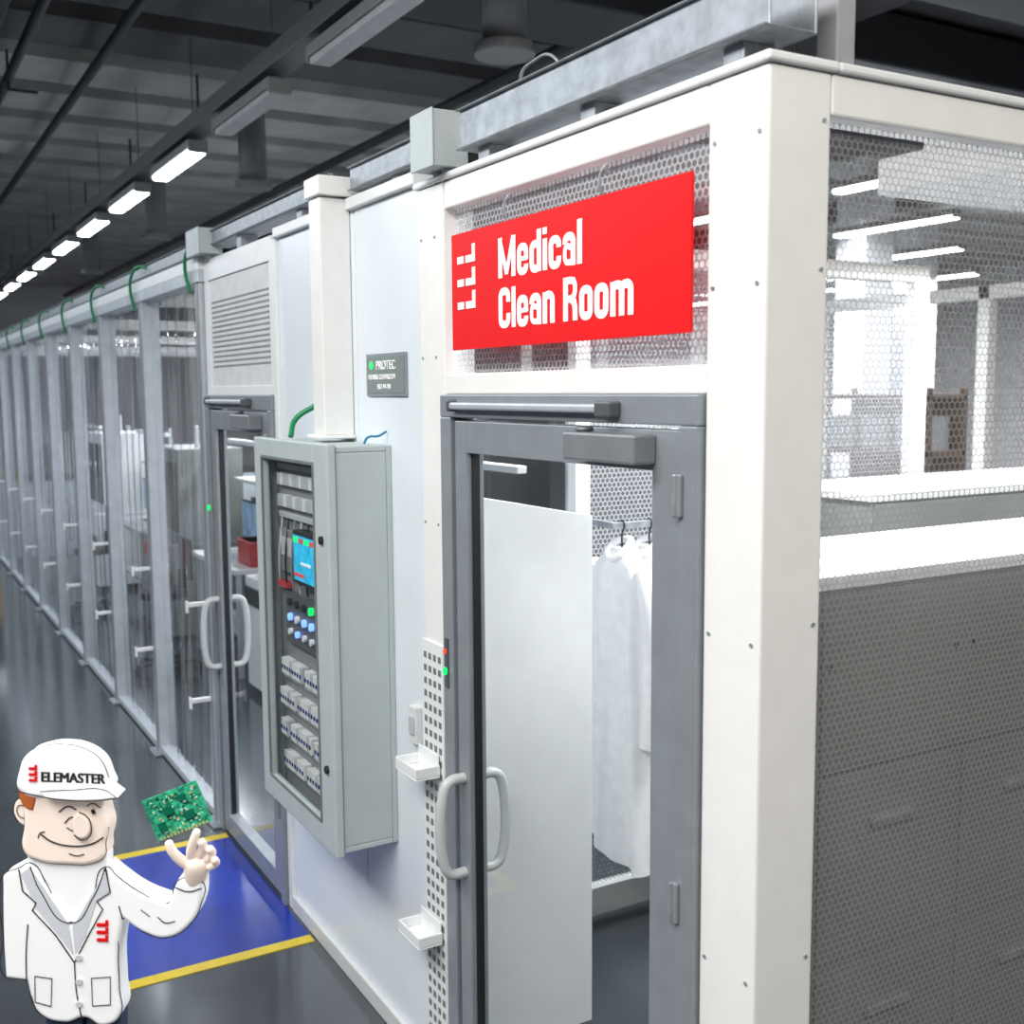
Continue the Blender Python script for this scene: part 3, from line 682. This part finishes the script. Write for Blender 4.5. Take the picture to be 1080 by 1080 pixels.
# ------------------------------------------------------------ convert curve/text parts to plain meshes
bpy.context.view_layer.update()
dg=bpy.context.evaluated_depsgraph_get()
for o in [o for o in COL.objects if o.type in ('CURVE','FONT')]:
    me=bpy.data.meshes.new_from_object(o.evaluated_get(dg)); nm=o.name
    if o.type=='CURVE':
        for pl_ in me.polygons: pl_.use_smooth=len(pl_.vertices)==4
    n=bpy.data.objects.new(nm,me); COL.objects.link(n); n.parent=o.parent; n.matrix_basis=o.matrix_basis.copy()
    bpy.data.objects.remove(o); n.name=nm

# ------------------------------------------------------------ lights
def area(name,loc,sx,sy,power,col=(1,1,1),rot=(0,0,0)):
    l=bpy.data.lights.new(name,'AREA'); l.shape='RECTANGLE'; l.size=sx; l.size_y=sy; l.energy=power; l.color=col
    o=bpy.data.objects.new(name,l); COL.objects.link(o); o.location=loc; o.rotation_euler=rot; return o
area('unseen_fill_panel',(1.0,-3.2,4.6),6,1.5,400,(1,.98,.95),(math.radians(18),0,0))  # unseen fill panels added out of view to brighten the hall front
area('unseen_fill_panel',(3.2,1.0,4.5),1.5,5,165,(1,.95,.88),(0,math.radians(14),0))
area('unseen_fill_panel',(-7,-3.4,4.6),9,1.2,290,(.86,.93,1),(math.radians(14),0,0))
area('unseen_fill_panel',(-18,-3.4,4.6),12,1.2,380,(.86,.93,1))
area('cleanroom_fill_strip',(-.9,1.35,2.66),1.2,.12,62,(.97,.98,1))  # tube-shaped fill strips added to brighten the clean room interior
area('cleanroom_fill_strip',(-1.2,2.9,2.66),1.3,.12,62,(.95,.97,1))
area('cleanroom_fill_strip',(-3.2,2.6,2.66),1.3,.12,75,(.95,.97,1))
for x in (-4.7,-8.0,-11.5): area('cleanroom_fill_strip',(x,1.9,2.66),2.4,.15,85,(.93,.96,1))
area('hall_fill_strip',(-7.2,8.2,3.95),9,.15,800,(.95,.97,1)); area('hall_fill_strip',(-10,14,3.95),9,.15,1500,(.95,.97,1))  # fill strips added near the lamp rows to brighten the hall beyond
w=bpy.data.worlds.new('world'); scn.world=w; w.use_nodes=True; w.node_tree.nodes['Background'].inputs[0].default_value=(.5,.55,.6,1); w.node_tree.nodes['Background'].inputs[1].default_value=.15

# ------------------------------------------------------------ camera
F=1176.0; p=math.atan(128/F)
h=Vector((-math.cos(math.radians(30)),math.sin(math.radians(30)),0))
f=(h*math.cos(p)+Vector((0,0,-math.sin(p)))).normalized(); r=f.cross(Vector((0,0,1))).normalized(); u=r.cross(f)
a=math.radians(-.4); r2=r*math.cos(a)+u*math.sin(a); u2=u*math.cos(a)-r*math.sin(a)
cam=bpy.data.cameras.new('camera'); co=bpy.data.objects.new('camera',cam); COL.objects.link(co)
co.matrix_world=Matrix(((r2.x,u2.x,-f.x,1.604),(r2.y,u2.y,-f.y,-1.48),(r2.z,u2.z,-f.z,2.1),(0,0,0,1)))
cam.sensor_width=36; cam.lens=36*F/1080; cam.clip_end=200
cam.dof.use_dof=True; cam.dof.focus_distance=3.1; cam.dof.aperture_fstop=4.0
scn.camera=co
scn.view_settings.view_transform='Standard'
